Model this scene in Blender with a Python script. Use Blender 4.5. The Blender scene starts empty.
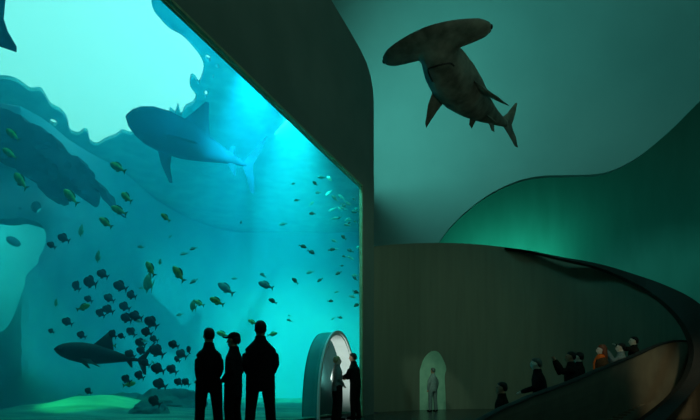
import bpy, bmesh, math, random
from mathutils import Vector, Matrix, geometry, noise
random.seed(7)
S = bpy.context.scene
col = S.collection
F = 500.0; CX = 350.0; HY = 386.0; EYE = 0.85
def P(px, py, d): return Vector(((px-CX)/F*d, d, EYE+(HY-py)/F*d))
def lin(h):
    h = h.lstrip('#'); r = []
    for i in (0, 2, 4):
        c = int(h[i:i+2], 16)/255
        r.append(c/12.92 if c <= .04045 else ((c+.055)/1.055)**2.4)
    return (*r, 1.0)

# ---------------------------------------------------------------- materials
def mat(name, c, c2=None, scale=4.0, rough=.8, spec=.2, bump=0.0, stretch=(1,1,1), metal=0.0, detail=5, lo=.35, hi=.65):
    m = bpy.data.materials.new(name); m.use_nodes = True
    nt = m.node_tree; b = nt.nodes['Principled BSDF']
    b.inputs['Roughness'].default_value = rough
    b.inputs['Specular IOR Level'].default_value = spec
    b.inputs['Metallic'].default_value = metal
    c2 = c2 or c
    tc = nt.nodes.new('ShaderNodeTexCoord'); mp = nt.nodes.new('ShaderNodeMapping')
    mp.inputs['Scale'].default_value = stretch
    n = nt.nodes.new('ShaderNodeTexNoise'); n.inputs['Scale'].default_value = scale; n.inputs['Detail'].default_value = detail
    r = nt.nodes.new('ShaderNodeValToRGB')
    r.color_ramp.elements[0].position = lo; r.color_ramp.elements[1].position = hi
    r.color_ramp.elements[0].color = lin(c); r.color_ramp.elements[1].color = lin(c2)
    nt.links.new(tc.outputs['Object'], mp.inputs['Vector']); nt.links.new(mp.outputs['Vector'], n.inputs['Vector'])
    nt.links.new(n.outputs['Fac'], r.inputs['Fac']); nt.links.new(r.outputs['Color'], b.inputs['Base Color'])
    if bump:
        bp = nt.nodes.new('ShaderNodeBump'); bp.inputs['Strength'].default_value = bump; bp.inputs['Distance'].default_value = .05
        nt.links.new(n.outputs['Fac'], bp.inputs['Height']); nt.links.new(bp.outputs['Normal'], b.inputs['Normal'])
    return m
def emis(name, c, st):
    m = bpy.data.materials.new(name); m.use_nodes = True
    nt = m.node_tree; nt.nodes.clear()
    o = nt.nodes.new('ShaderNodeOutputMaterial'); e = nt.nodes.new('ShaderNodeEmission')
    e.inputs['Color'].default_value = lin(c); e.inputs['Strength'].default_value = st
    nt.links.new(e.outputs[0], o.inputs['Surface'])
    return m
M = {}
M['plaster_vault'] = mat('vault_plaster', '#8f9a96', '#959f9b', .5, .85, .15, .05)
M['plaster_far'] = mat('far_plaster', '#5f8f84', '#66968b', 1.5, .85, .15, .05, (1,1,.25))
M['plaster_dark'] = mat('dark_plaster', '#6a746c', '#727b73', 1.0, .8, .15, .03)
M['drum'] = mat('drum_plaster', '#69695b', '#6f6f60', 5, .7, .25, .04, (1,1,.08))
M['ramp'] = mat('ramp_plaster', '#5d574a', '#666051', 3, .6, .3, .02)
M['rim'] = mat('rim_paint', '#151412', '#1b1917', 3, .6, .3)
M['floor'] = mat('floor_polished', '#20221f', '#2b2e2a', 2, .25, .5)
M['frame'] = mat('frame_metal', '#7f9470', '#98ac84', 6, .5, .4)
M['skin'] = mat('skin', '#a87c62', '#b98b70', 8, .6, .3)
M['skin_pale'] = mat('skin_pale', '#d8c4b0', '#e4d4c4', 8, .6, .3)
M['hair_black'] = mat('hair_black', '#0c0b0a', '#181513', 40, .6, .3, stretch=(1,1,.2))
M['hair_brown'] = mat('hair_brown', '#5a2e16', '#7a4020', 40, .5, .3, stretch=(1,1,.2))
M['hair_fair'] = mat('hair_fair', '#a09468', '#bdb184', 40, .5, .3, stretch=(1,1,.2))
M['hair_grey'] = mat('hair_grey', '#4a4c48', '#5c5e58', 40, .5, .3, stretch=(1,1,.2))
M['cloth_black'] = mat('cloth_black', '#0e1011', '#15181a', 30, .9, .1, .2)
M['cloth_navy'] = mat('cloth_navy', '#0f1418', '#161d22', 30, .9, .1, .2)
M['cloth_dark'] = mat('cloth_dark', '#14130f', '#1f1d18', 30, .9, .1, .2)
M['cloth_brown'] = mat('cloth_brown', '#4a3420', '#5c422a', 30, .9, .1, .2)
M['cloth_orange'] = mat('cloth_orange', '#d8531a', '#e8702a', 30, .9, .1, .2)
M['cloth_grey'] = mat('cloth_grey', '#6a7470', '#7e8884', 30, .9, .1, .2)
M['eye'] = mat('eye_dark', '#101010', '#181818', 5, .2, .5)
M['phone'] = mat('phone_body', '#0a0a0a', '#141414', 5, .2, .5)
M['hammer'] = mat('hammerhead_skin', '#45463c', '#6f7062', 5, .6, .3, .25, detail=8)
M['hammer_dark'] = mat('hammerhead_dark', '#161511', '#201e19', 5, .6, .3)
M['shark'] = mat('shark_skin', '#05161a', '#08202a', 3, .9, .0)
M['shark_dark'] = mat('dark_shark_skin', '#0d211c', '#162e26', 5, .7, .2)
M['fish_dark'] = mat('fish_dark', '#0a1d24', '#112a30', 30, .6, .3)
M['fish_green'] = mat('fish_green', '#34a850', '#7cc85a', 14, .5, .3)
M['fish_green_fin'] = mat('fish_green_fin', '#23683a', '#2f7a44', 14, .5, .3)
M['fish_olive'] = mat('fish_olive', '#22505a', '#3f7858', 14, .5, .3)
M['fish_pale'] = mat('fish_pale', '#2fa89e', '#5cd0c2', 14, .5, .3)
M['jelly'] = mat('disc_fish_skin', '#3fb07a', '#5cc894', 6, .5, .3)
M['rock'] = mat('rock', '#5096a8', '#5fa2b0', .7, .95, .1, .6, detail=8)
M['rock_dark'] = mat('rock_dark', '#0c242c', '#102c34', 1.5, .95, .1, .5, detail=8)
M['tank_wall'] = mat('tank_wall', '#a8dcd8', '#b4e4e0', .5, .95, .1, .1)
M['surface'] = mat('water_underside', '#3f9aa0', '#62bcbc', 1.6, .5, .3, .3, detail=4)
M['cave_glow_panel'] = mat('cave_glow_panel', '#7fc0bc', '#93ccc6', .8, .95, .1, .3)  # pale colour for the bright panel behind the cliff opening
M['sand'] = mat('sand', '#34685a', '#5a9880', 1.4, .9, .1, .4, stretch=(.35,1.6,1), detail=6)
M['coral'] = mat('coral', '#123c3a', '#245a50', 3, .9, .1, .5)
M['alcove_white'] = mat('alcove_lining', '#e6efe9', '#f4faf6', 2, .6, .2)
M['alcove_back'] = mat('alcove_back', '#2f5f5c', '#3f7570', 2, .7, .2)
M['shell'] = mat('alcove_shell', '#1c8f8a', '#24a09a', 2, .4, .3)
M['arch_glow'] = mat('arch_glow_pale', '#8fb49a', '#a3c4aa', 3, .8, .2)  # pale green standing for the reflected arch light
M['skylight'] = emis('skylight_glow', '#84fff6', 1.2)

# ---------------------------------------------------------------- mesh helpers
def link(name, me, m, parent=None, smooth=True):
    if isinstance(me, bmesh.types.BMesh):
        bm = me; bmesh.ops.recalc_face_normals(bm, faces=bm.faces)
        me = bpy.data.meshes.new(name); bm.to_mesh(me); bm.free()
    o = bpy.data.objects.new(name, me); col.objects.link(o)
    if m: me.materials.clear(); me.materials.append(m)
    if smooth:
        bm2 = bmesh.new(); bm2.from_mesh(me)
        for f in bm2.faces: f.smooth = True
        for e in bm2.edges:
            if len(e.link_faces)==2 and e.calc_face_angle(0) > .6: e.smooth = False
        bm2.to_mesh(me); bm2.free(); me.update()
    if parent: o.parent = parent
    return o
def tag(o, label=None, cat=None, group=None, kind=None):
    if label: o['label'] = label
    if cat: o['category'] = cat
    if group: o['group'] = group
    if kind: o['kind'] = kind
    return o
def empty(name, loc=(0,0,0), rz=0):
    o = bpy.data.objects.new(name, None); col.objects.link(o); o.location = loc; o.rotation_euler = (0,0,rz); o.empty_display_size = .2
    return o
def struct(name, bm, m, label=None, smooth=False):
    o = link(name, bm, m, None, smooth); o['kind'] = 'structure'
    if label: o['label'] = label
    return o
def box(bm, lo, hi):
    v = [bm.verts.new((x,y,z)) for z in (lo[2],hi[2]) for (x,y) in ((lo[0],lo[1]),(hi[0],lo[1]),(hi[0],hi[1]),(lo[0],hi[1]))]
    for f in ((3,2,1,0),(4,5,6,7),(0,1,5,4),(1,2,6,5),(2,3,7,6),(3,0,4,7)): bm.faces.new([v[i] for i in f])
def prism(bm, poly, z0, z1):
    a = [bm.verts.new((x,y,z0)) for x,y in poly]; b = [bm.verts.new((x,y,z1)) for x,y in poly]
    n = len(poly); bm.faces.new(a); bm.faces.new(b)
    for i in range(n): bm.faces.new((a[i],a[(i+1)%n],b[(i+1)%n],b[i]))
def smooth_loop(pts, k=4, closed=True):
    out = []; n = len(pts); rng = n if closed else n-1
    for i in range(rng):
        if closed: p0,p1,p2,p3 = pts[i-1],pts[i],pts[(i+1)%n],pts[(i+2)%n]
        else: p0,p1,p2,p3 = pts[max(i-1,0)],pts[i],pts[i+1],pts[min(i+2,n-1)]
        for j in range(k):
            t = j/k
            out.append(tuple(.5*((2*p1[c])+(-p0[c]+p2[c])*t+(2*p0[c]-5*p1[c]+4*p2[c]-p3[c])*t*t+(-p0[c]+3*p1[c]-3*p2[c]+p3[c])*t**3) for c in range(len(p1))))
    if not closed: out.append(tuple(pts[-1]))
    return out
def inside(p, poly):
    x,y = p; c = False; j = len(poly)-1
    for i in range(len(poly)):
        xi,yi = poly[i]; xj,yj = poly[j]
        if (yi>y)!=(yj>y) and x < (xj-xi)*(y-yi)/(yj-yi)+xi: c = not c
        j = i
    return c
def sheet(outline, holes, step, fn, thick=0.0, off=None):
    """triangulated sheet in (u,v) with holes, mapped by fn to space, closed with thickness"""
    pts = []; edges = []
    for loop in [outline]+holes:
        s = len(pts); pts += [Vector(p) for p in loop]
        edges += [(s+i, s+(i+1)%len(loop)) for i in range(len(loop))]
    xs = [p[0] for p in outline]; ys = [p[1] for p in outline]
    u = min(xs)+step*.5
    while u < max(xs):
        v = min(ys)+step*.5
        while v < max(ys):
            p = (u+random.uniform(-.1,.1)*step, v+random.uniform(-.1,.1)*step)
            if inside(p, outline) and not any(inside(p, h) for h in holes): pts.append(Vector(p))
            v += step
        u += step
    vs, es, fs, *_ = geometry.delaunay_2d_cdt(pts, edges, [], 0, 1e-5)
    bm = bmesh.new(); bv = [bm.verts.new(fn(v.x, v.y)) for v in vs]
    for f in fs:
        c = (sum(vs[i].x for i in f)/len(f), sum(vs[i].y for i in f)/len(f))
        if inside(c, outline) and not any(inside(c, h) for h in holes):
            try: bm.faces.new([bv[i] for i in f])
            except ValueError: pass
    bmesh.ops.delete(bm, geom=[v for v in bm.verts if not v.link_faces], context='VERTS')
    bmesh.ops.recalc_face_normals(bm, faces=bm.faces)
    if thick:
        offv = off or Vector((0,thick,0))
        g = bmesh.ops.duplicate(bm, geom=bm.verts[:]+bm.edges[:]+bm.faces[:])
        vm = g['vert_map']; nb = [e for e in bm.edges if len(e.link_faces)==1]
        newv = set(x for x in g['geom'] if isinstance(x, bmesh.types.BMVert))
        for v in newv: v.co += offv
        for e in [e for e in nb if e.verts[0] not in newv]:
            a,b = e.verts; 
            try: bm.faces.new((a,b,vm[b],vm[a]))
            except Exception: pass
    return bm
def loft(bm, rings, capit=True):
    """rings: lists of points, equal count"""
    R = [[bm.verts.new(p) for p in r] for r in rings]; n = len(R[0])
    for a,b in zip(R, R[1:]):
        for i in range(n): bm.faces.new((a[i],a[(i+1)%n],b[(i+1)%n],b[i]))
    if capit: bm.faces.new(R[0]); bm.faces.new(R[-1])
def ell(c, a, b, X, Y, n=16, pw=1.0):
    out = []
    for i in range(n):
        t = 2*math.pi*i/n; ct,st = math.cos(t), math.sin(t)
        out.append(Vector(c)+Vector(X)*a*math.copysign(abs(ct)**pw,ct)+Vector(Y)*b*math.copysign(abs(st)**pw,st))
    return out
def frame_of(d):
    d = Vector(d).normalized(); up = Vector((0,0,1)) if abs(d.z) < .9 else Vector((0,1,0))
    X = d.cross(up).normalized(); Y = X.cross(d).normalized(); return X, Y
def limb(bm, pts, rad, n=12, flat=1.0, ax=None):
    """tapered tube through pts with round ends"""
    pts = [Vector(p) for p in pts]; rings = []
    for i,p in enumerate(pts):
        d = (pts[min(i+1,len(pts)-1)]-pts[max(i-1,0)])
        X,Y = frame_of(d)
        r = rad[i]
        if i == 0:
            dn = d.normalized()
            for k in (.92,.6): rings.append(ell(p-dn*r*k, r*math.sqrt(1-k*k), r*flat*math.sqrt(1-k*k), X, Y, n))
        rings.append(ell(p, r, r*flat, X, Y, n))
        if i == len(pts)-1:
            dn = d.normalized()
            for k in (.6,.92): rings.append(ell(p+dn*r*k, r*math.sqrt(1-k*k), r*flat*math.sqrt(1-k*k), X, Y, n))
    loft(bm, rings)
def blob(bm, c, r, rot=None):
    g = bmesh.ops.create_uvsphere(bm, u_segments=16, v_segments=10, radius=1.0)
    m = Matrix.Translation(c) @ (rot or Matrix.Identity(4)) @ Matrix.Diagonal((*r,1))
    bmesh.ops.transform(bm, matrix=m, verts=g['verts'])
def fused(name, bm, m, parent, vox, it=3):
    """fuse overlapping shapes into one continuous skin"""
    bmesh.ops.recalc_face_normals(bm, faces=bm.faces)
    me = bpy.data.meshes.new(name+'_src'); bm.to_mesh(me); bm.free()
    o = bpy.data.objects.new('tmp', me); col.objects.link(o)
    r = o.modifiers.new('r','REMESH'); r.mode = 'VOXEL'; r.voxel_size = vox
    s = o.modifiers.new('s','SMOOTH'); s.factor = .5; s.iterations = it
    dg = bpy.context.evaluated_depsgraph_get(); e = o.evaluated_get(dg)
    nm = bpy.data.meshes.new_from_object(e); bpy.data.objects.remove(o); bpy.data.meshes.remove(me)
    nm.name = name
    return link(name, nm, m, parent)

# ---------------------------------------------------------------- people
def person(label, loc, rz, H=1.75, top='cloth_black', legs='cloth_black', hair='hair_black', skin='skin', bulk=1.0,
           hem=.80, pose='pockets', hairstyle='short', cap=None, scarf=None, turn=0.0, tilt=0.0, group=None, lean=0.0, vox=.012, phone=False, build_legs=True, stance=.10, walk=0.0):
    k = H/1.75
    root = empty('person', loc, rz); tag(root, label, 'person', group)
    V = lambda x,y,z: Vector((x*k, (y + max(0,z-.95)*lean)*k, z*k))
    # skeleton
    sh = .155*(.5+.5*bulk); hp = .095
    joints = {}
    for s in (-1,1):
        S0 = V(s*sh,0,1.40)
        if pose == 'pockets': el, wr = V(s*(sh+.03*bulk),-.04,1.13), V(s*.14,.12,.97)
        elif pose == 'front': el, wr = V(s*(sh+.10),.02,1.14), V(s*.08,.22,1.10)
        elif pose == 'down': el, wr = V(s*(sh+.06),-.02,1.13), V(s*(sh+.06),.06,.88)
        elif pose == 'rail': el, wr = (V(s*(sh+.05),.10,1.16), V(s*.15,.34,1.08))
        elif pose == 'photo': el, wr = (V(s*(sh+.05),.2,1.28), V(s*.09,.34,1.56))
        elif pose == 'point': el, wr = ((V(s*(sh+.03),.26,1.42), V(s*.14,.48,1.52)) if s<0 else (V(s*(sh+.06),-.02,1.13), V(s*(sh+.04),.08,.9)))
        elif pose == 'face': el, wr = ((V(s*(sh+.04),.15,1.18), V(s*.06,.2,1.42)) if s<0 else (V(s*(sh+.05),.06,1.15), V(s*.0,.24,1.1)))
        joints[s] = (S0, el, wr)
    hr = Matrix.Translation(V(0,.01,1.53)) @ Matrix.Rotation(turn,4,'Z') @ Matrix.Rotation(tilt,4,'X') @ Matrix.Translation(-V(0,.01,1.53))
    hc = V(0,.03,1.635)
    lg = {}
    for s in (-1,1):
        w = walk*s
        lg[s] = (V(s*hp,0,.92), V(s*(hp+stance*.3), .02+w*.5, .50), V(s*(hp+stance*.5), -.02+w, .09))
    # body: one continuous skin
    bm = bmesh.new()
    loft(bm, [ell(V(0,y,z), a*k, b*k, (1,0,0), (0,1,0), 20) for (y,z,a,b) in ((0,.86,.12,.08),(0,.95,.145,.095),(0,1.08,.145,.10),(0,1.22,.145,.10),(0,1.34,.14,.10),(0,1.41,.10,.08),(0,1.47,.06,.06))])
    limb(bm, [V(0,-.01,1.42), V(0,.0,1.50), V(0,.015,1.57)], [.070*k,.064*k,.062*k])
    for s in (-1,1):
        a,b,c = joints[s]
        limb(bm, [a+V(-s*.03,0,-.05),(a+b)/2,b,(b*.6+c*.4),c], [.042*k,.043*k,.038*k,.036*k,.027*k])
        a,b,c = lg[s]
        limb(bm, [a,(a+b)/2,b,b*.65+c*.35,c], [.085*k,.078*k,.055*k,.056*k,.04*k])
        limb(bm, [c+V(0,-.03,-.04), c+V(0,.06,-.055), c+V(0,.15,-.065)], [.04*k,.036*k,.026*k])
        # hand
        a,b,c = joints[s]
        d = (c-b).normalized()
        side = d.cross(Vector((0,1,0))) if pose=='down' else d.cross(Vector((0,0,1)))
        if side.length < .1: side = Vector((1,0,0))
        side = side.normalized()*(-s); pn = d.cross(side).normalized()
        limb(bm, [c, c+d*.05*k, c+d*.085*k], [.030*k,.04*k,.038*k], flat=.5)
        if vox <= .013:
            for fi,(o_,L) in enumerate(((-.030,.062),(-.010,.075),(.011,.070),(.031,.055))):
                b0 = c+d*.085*k+side*o_*k; b1 = b0+d*L*.5*k+pn*.006*k; b2 = b0+d*L*.85*k+pn*.026*k
                limb(bm, [b0-d*.02*k,b0,b1,b2], [.0095*k,.0095*k,.0085*k,.0075*k], 8)
            t0 = c+d*.02*k-side*.028*k; limb(bm, [t0, t0+d*.03*k-side*.022*k, t0+d*.058*k-side*.026*k+pn*.012*k], [.012*k,.011*k,.009*k], 8)
    # head
    hb = bmesh.new()
    loft(hb, [ell(V(0,y,z), a*k, b*k, (1,0,0), (0,1,0), 20) for (y,z,a,b) in ((.055,1.512,.028,.022),(.045,1.525,.045,.05),(.03,1.56,.060,.075),(.02,1.60,.068,.088),(.015,1.64,.074,.095),(.008,1.68,.074,.095),(.002,1.715,.062,.080),(0,1.738,.04,.05),(0,1.749,.012,.015))])
    limb(hb, [V(0,.112,1.655),V(0,.128,1.62),V(0,.132,1.605)], [.010*k,.013*k,.014*k], 8)
    limb(hb, [V(-.02,.108,1.572),V(0,.114,1.572),V(.02,.108,1.572)], [.007*k,.009*k,.007*k], 8)
    for s in (-1,1): blob(hb, V(s*.076,.01,1.625), (.011*k,.020*k,.032*k))
    bmesh.ops.transform(hb, matrix=hr, verts=hb.verts)
    tmp = bpy.data.meshes.new('h'); hb.to_mesh(tmp); hb.free(); bm.from_mesh(tmp); bpy.data.meshes.remove(tmp)
    fused('body', bm, M[skin], root, vox, 3)
    for s in (-1,1):
        eb = bmesh.new(); blob(eb, V(s*.031,.098,1.645), (.012*k,.010*k,.008*k)); bmesh.ops.transform(eb, matrix=hr, verts=eb.verts)
        link('eye', eb, M['eye'], root)
    # trousers and shoes
    if build_legs:
        bm = bmesh.new()
        loft(bm, [ell(V(0,0,z), a*k, b*k, (1,0,0), (0,1,0), 20) for (z,a,b) in ((.80,.13,.10),(.88,.175*(.6+.4*bulk),.125),(.98,.17,.12))])
        for s in (-1,1):
            a,b,c = lg[s]
            limb(bm, [a,(a+b)/2,b,b*.5+c*.5,c+V(0,0,-.01)], [.105*k,.095*k,.078*k,.075*k,.068*k])
        fused('trousers', bm, M[legs], root, .018*k if vox>.012 else .014)
        for s in (-1,1):
            c = lg[s][2]; bm = bmesh.new()
            limb(bm, [c+V(0,-.045,-.045), c+V(0,.06,-.055), c+V(0,.165,-.058)], [.046*k,.044*k,.034*k])
            o = link('shoe', bm, M['cloth_dark'], root)
    # jacket
    bm = bmesh.new(); B = bulk
    zs = [(hem,.185,.135),(.92,.182,.14),(1.05,.176,.138),(1.2,.182,.142),(1.32,.178,.138),(1.39,.15,.118),(1.44,.112,.096),(1.49,.082,.084),(1.54,.076,.080)]
    loft(bm, [ell(V(0,0,z), a*k*(B if z<1.45 else 1), b*k*(.6+.4*B), (1,0,0), (0,1,0), 24) for (z,a,b) in zs])
    for s in (-1,1):
        a,b,c = joints[s]
        limb(bm, [a*1.0+V(-s*.045,0,-.045),a+V(-s*.005,0,-.10),(a+b)/2,b,(b*.5+c*.5),c-(c-b)*.06], [.066*k,.074*k*(.7+.3*B),.068*k*B,.062*k*B,.058*k*B,.046*k*B])
    fused('jacket', bm, M[top], root, .015 if vox<=.013 else .018, 4)
    # hair
    bm = bmesh.new()
    if hairstyle == 'short':
        loft(bm, [ell(V(0,y,z), a*k, b*k, (1,0,0), (0,1,0), 20) for (y,z,a,b) in ((-.055,1.575,.04,.032),(-.045,1.60,.068,.058),(-.035,1.64,.082,.075),(-.012,1.685,.084,.095),(-.004,1.725,.072,.088),(-.002,1.755,.042,.052),(0,1.763,.012,.016))])
    else:
        loft(bm, [ell(V(0,y,z), a*k, b*k, (1,0,0), (0,1,0), 20) for (y,z,a,b) in ((-.07,1.36,.06,.03),(-.075,1.42,.10,.055),(-.055,1.50,.105,.07),(-.045,1.58,.10,.075),(-.03,1.65,.094,.09),(-.008,1.69,.090,.10),(-.002,1.73,.074,.088),(0,1.76,.042,.052),(0,1.77,.012,.016))])
    bmesh.ops.transform(bm, matrix=hr, verts=bm.verts)
    link('hair', bm, M[hair], root)
    if cap:
        bm = bmesh.new()
        loft(bm, [ell(V(0,y,z), a*k, b*k, (1,0,0), (0,1,0), 20) for (y,z,a,b) in ((.0,1.67,.086,.105),(.0,1.70,.087,.106),(0,1.74,.075,.09),(0,1.765,.045,.055),(0,1.775,.012,.015))])
        loft(bm, [[V(x,y,1.683-abs(x)*.15+dz) for dz,ys in ((0,1),(.012,1)) for x,y in ((-w,.06),(-w*.8,L),(w*.8,L),(w,.06))] for w,L in ((.075,.175),)] + [[V(x*1.0,y+.001,1.684+dz) for dz in (0,.012) for x,y in ((-.07,.06),(-.05,.185),(.05,.185),(.07,.06))]])
        bmesh.ops.transform(bm, matrix=hr, verts=bm.verts)
        link('cap', bm, M[cap], root)
    if scarf:
        bm = bmesh.new()
        loft(bm, [ell(V(0,.015,z), a*k, b*k, (1,0,0), (0,1,0), 18) for (z,a,b) in ((1.40,.12,.115),(1.44,.125,.12),(1.48,.115,.11),(1.52,.085,.085))])
        limb(bm, [V(.04,.12,1.44),V(.05,.17,1.32),V(.05,.17,1.18)], [.045*k,.05*k,.045*k], flat=.5)
        link('scarf', bm, M[scarf], root)
    return root

# ================================================================ SETTING
ang = math.atan((568.7-350)/500); U = Vector((math.sin(ang), math.cos(ang),0)); NRM = Vector((math.cos(ang), -math.sin(ang),0))  # into room
C0 = Vector((.315,14.3,0)); GT = 6.54
def gp(s, z, n=0): return C0 - U*s + Vector((0,0,z)) + NRM*n     # s metres back from the glass corner
def glass_d(px):
    q = (px-CX)/F; s = (C0.x - q*C0.y)/(U.x - q*U.y); return (C0-U*s).y

# floor with the stairwell cut out
well = [(2.0,8.3),(3.2,8.9),(4.6,10.0),(5.9,11.3),(7.6,12.6),(9.6,13.4),(9.6,15.6),(7.2,14.8),(5.4,13.4),(3.9,12.0),(2.6,11.0),(1.4,10.2)]
outl = [(-6.2,-6),(22,-6),(22,32),(1.2,32),(.9,15.6),(.3,14.3),(-5.75,.45)]
bm = sheet(outl, [well], 1.6, lambda u,v: Vector((u,v,0)), .25, Vector((0,0,-.25)))
struct('floor', bm, M['floor'])
# sunken stair
def stair_root():
    r = empty('staircase', (3.0,9.7,-1.0)); tag(r, 'dark descending staircase hidden behind the sloping brown parapet', 'stairs')
    return r
SP = [Vector(p) for p in ((1.6,9.4,0),(2.83,9.55,0),(3.65,10.0,0),(4.75,10.75,0),(5.75,11.6,0),(6.64,12.4,0),(7.3,12.95,0),(8.6,13.8,0),(9.4,14.4,0))]
SZ = [-1.05,-.80,-.36,-.10,.10,.34,.46,.72,.9]
sp = smooth_loop([(*p[:2],z) for p,z in zip(SP,SZ)], 5, False)
bm = bmesh.new()
for a,b in zip(sp, sp[1:]):
    a2,b2 = Vector((a[0],a[1],0)),Vector((b[0],b[1],0)); d = (b2-a2).normalized(); n = Vector((-d.y,d.x,0))
    q = [a2-n*.45,b2-n*.45,b2+n*.6,a2+n*.6]; prism(bm, [(v.x,v.y) for v in q], -1.6, a[2])
st = stair_root(); o = link('tread', bm, M['ramp'], st, False); o.location = -st.location
tag(o, kind='stuff')

# tank shell
plan = [(.33,14.36),(.66,30.4),(-24,30.4),(-24,1.0),(-5.75,.55)]
def wallseg(name, a, b, z0, z1, t, m):
    a,b = Vector((*a,0)),Vector((*b,0)); d=(b-a).normalized(); n=Vector((-d.y,d.x,0))*t
    bm=bmesh.new(); prism(bm,[(a.x,a.y),(b.x,b.y),((b+n).x,(b+n).y),((a+n).x,(a+n).y)],z0,z1); return struct(name,bm,m)
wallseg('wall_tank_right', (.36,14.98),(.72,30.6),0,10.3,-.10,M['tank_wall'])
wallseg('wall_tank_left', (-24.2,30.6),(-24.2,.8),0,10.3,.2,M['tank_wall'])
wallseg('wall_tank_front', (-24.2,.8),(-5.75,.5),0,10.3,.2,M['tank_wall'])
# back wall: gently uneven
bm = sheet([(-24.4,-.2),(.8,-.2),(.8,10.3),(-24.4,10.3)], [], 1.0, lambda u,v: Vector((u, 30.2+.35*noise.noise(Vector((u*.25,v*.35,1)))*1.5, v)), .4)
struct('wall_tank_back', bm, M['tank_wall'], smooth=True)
# sand bed with mounds
def sandz(u,v):
    z = .12+.10*noise.noise(Vector((u*.5,v*.9,3)))+.05*noise.noise(Vector((u*1.4,v*2.6,5)))
    z += .45*math.exp(-((u+7.2)/1.7)**2-((v-14.4)/1.5)**2)
    z += .5*math.exp(-((u+14)/3.2)**2-((v-22)/2.5)**2)
    return max(z,.01)
bm = sheet(plan, [], .55, lambda u,v: Vector((u,v,sandz(u,v))))
link('sand_bed', bm, M['sand']); tag(bpy.data.objects['sand_bed'], 'pale green rippled sand covering the bottom of the tank', 'sand', kind='stuff')

# underside of the water surface with the bright window in it
WZ = 9.95
opening = [(-14,-60),(70,-60),(140,-40),(152,6),(160,18),(170,28),(182,35),(193,47),(202,60),(203.5,71),(199,84),(195,79),(191,78),(190,86),(196,96),(193,105),(185,109),(181,116),(178,106),(175,114),(170,110),(168,117),(161,113),(157,124),(150,132),(138,134),(130,135),(122,132.5),(115,137),(105,141),(97,145),(90,142),(88,133),(84,131),(78,135),(70,132),(67,120),(60,112),(51,107),(45,97),(40,91),(30,91),(20,84),(10,80),(-8,79),(-40,76),(-60,30),(-50,-30)]
def toW(p, z=WZ):
    d = (z-EYE)*F/(HY-p[1]); return ((p[0]-CX)/F*d, d)
hole = smooth_loop([toW(p) for p in opening], 3)
def oval(cx,cy,a,b,rot=0,n=10):
    out=[]
    for i in range(n):
        t=2*math.pi*i/n; x=a*math.cos(t); y=b*math.sin(t)
        out.append(toW((cx+x*math.cos(rot)-y*math.sin(rot), cy+x*math.sin(rot)+y*math.cos(rot))))
    return out
holes = [hole, oval(53.5,122.5,4.5,3,.6), oval(208,59,4,2.6,.9), oval(217.5,66.5,2.6,1.8,.8), oval(206,94.5,1.6,4), oval(213,77,1.1,2.2)]
surf_out = [(.33,15.0),(.66,30.2),(-23.9,30.2),(-23.9,1.2),(-5.9,.75)]
def wave(u,v): return Vector((u,v,WZ+.04*noise.noise(Vector((u*1.1,v*.6,0)))))
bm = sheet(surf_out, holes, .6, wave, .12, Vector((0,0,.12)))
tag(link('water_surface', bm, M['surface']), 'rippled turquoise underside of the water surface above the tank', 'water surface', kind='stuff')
# skylight above the opening
bm = bmesh.new(); box(bm, (-19.5,3.5,11.3),(-3.2,22.5,11.4)); struct('window_2', bm, M['skylight'], 'bright cyan-white skylight over the tank')
bm = bmesh.new()
for lo,hi in (((-19.8,3.2,WZ+.3),(-19.5,22.8,11.6)),((-3.2,3.2,WZ+.3),(-2.9,22.8,11.6)),((-19.5,3.2,WZ+.3),(-3.2,3.5,11.6)),((-19.5,22.5,WZ+.3),(-3.2,22.8,11.6)),((-19.8,3.2,11.42),(-2.9,22.8,11.6))): box(bm,lo,hi)
struct('skylight_light_shield', bm, M['tank_wall'])  # opaque box added around the glowing panel to stop light leaking out
bm = sheet(surf_out, [[(-19.5,3.5),(-3.2,3.5),(-3.2,22.5),(-19.5,22.5)]], 4, lambda u,v: Vector((u,v,WZ+.2)), .12, Vector((0,0,.12)))
struct('ceiling_tank', bm, M['plaster_dark'])

# water body (haze)
w = bpy.data.materials.new('water_haze'); w.use_nodes = True; nt = w.node_tree; nt.nodes.clear()
o_ = nt.nodes.new('ShaderNodeOutputMaterial'); vs_ = nt.nodes.new('ShaderNodeVolumeScatter'); va = nt.nodes.new('ShaderNodeVolumeAbsorption'); ad = nt.nodes.new('ShaderNodeAddShader')
vs_.inputs['Color'].default_value = (.05,.62,.9,1); vs_.inputs['Density'].default_value = .052; vs_.inputs['Anisotropy'].default_value = .5
va.inputs['Color'].default_value = (.1,.8,.9,1); va.inputs['Density'].default_value = .045
nt.links.new(vs_.outputs[0], ad.inputs[0]); nt.links.new(va.outputs[0], ad.inputs[1]); nt.links.new(ad.outputs[0], o_.inputs['Volume'])
bm = bmesh.new(); prism(bm, [(.2,14.3),(.6,30.0),(-23.9,30.0),(-23.9,1.1),(-5.85,.6)], .005, WZ-.08)
tag(link('tank_water', bm, w, smooth=False), 'hazy turquoise water filling the tank behind the glass', 'water', kind='stuff')

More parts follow.
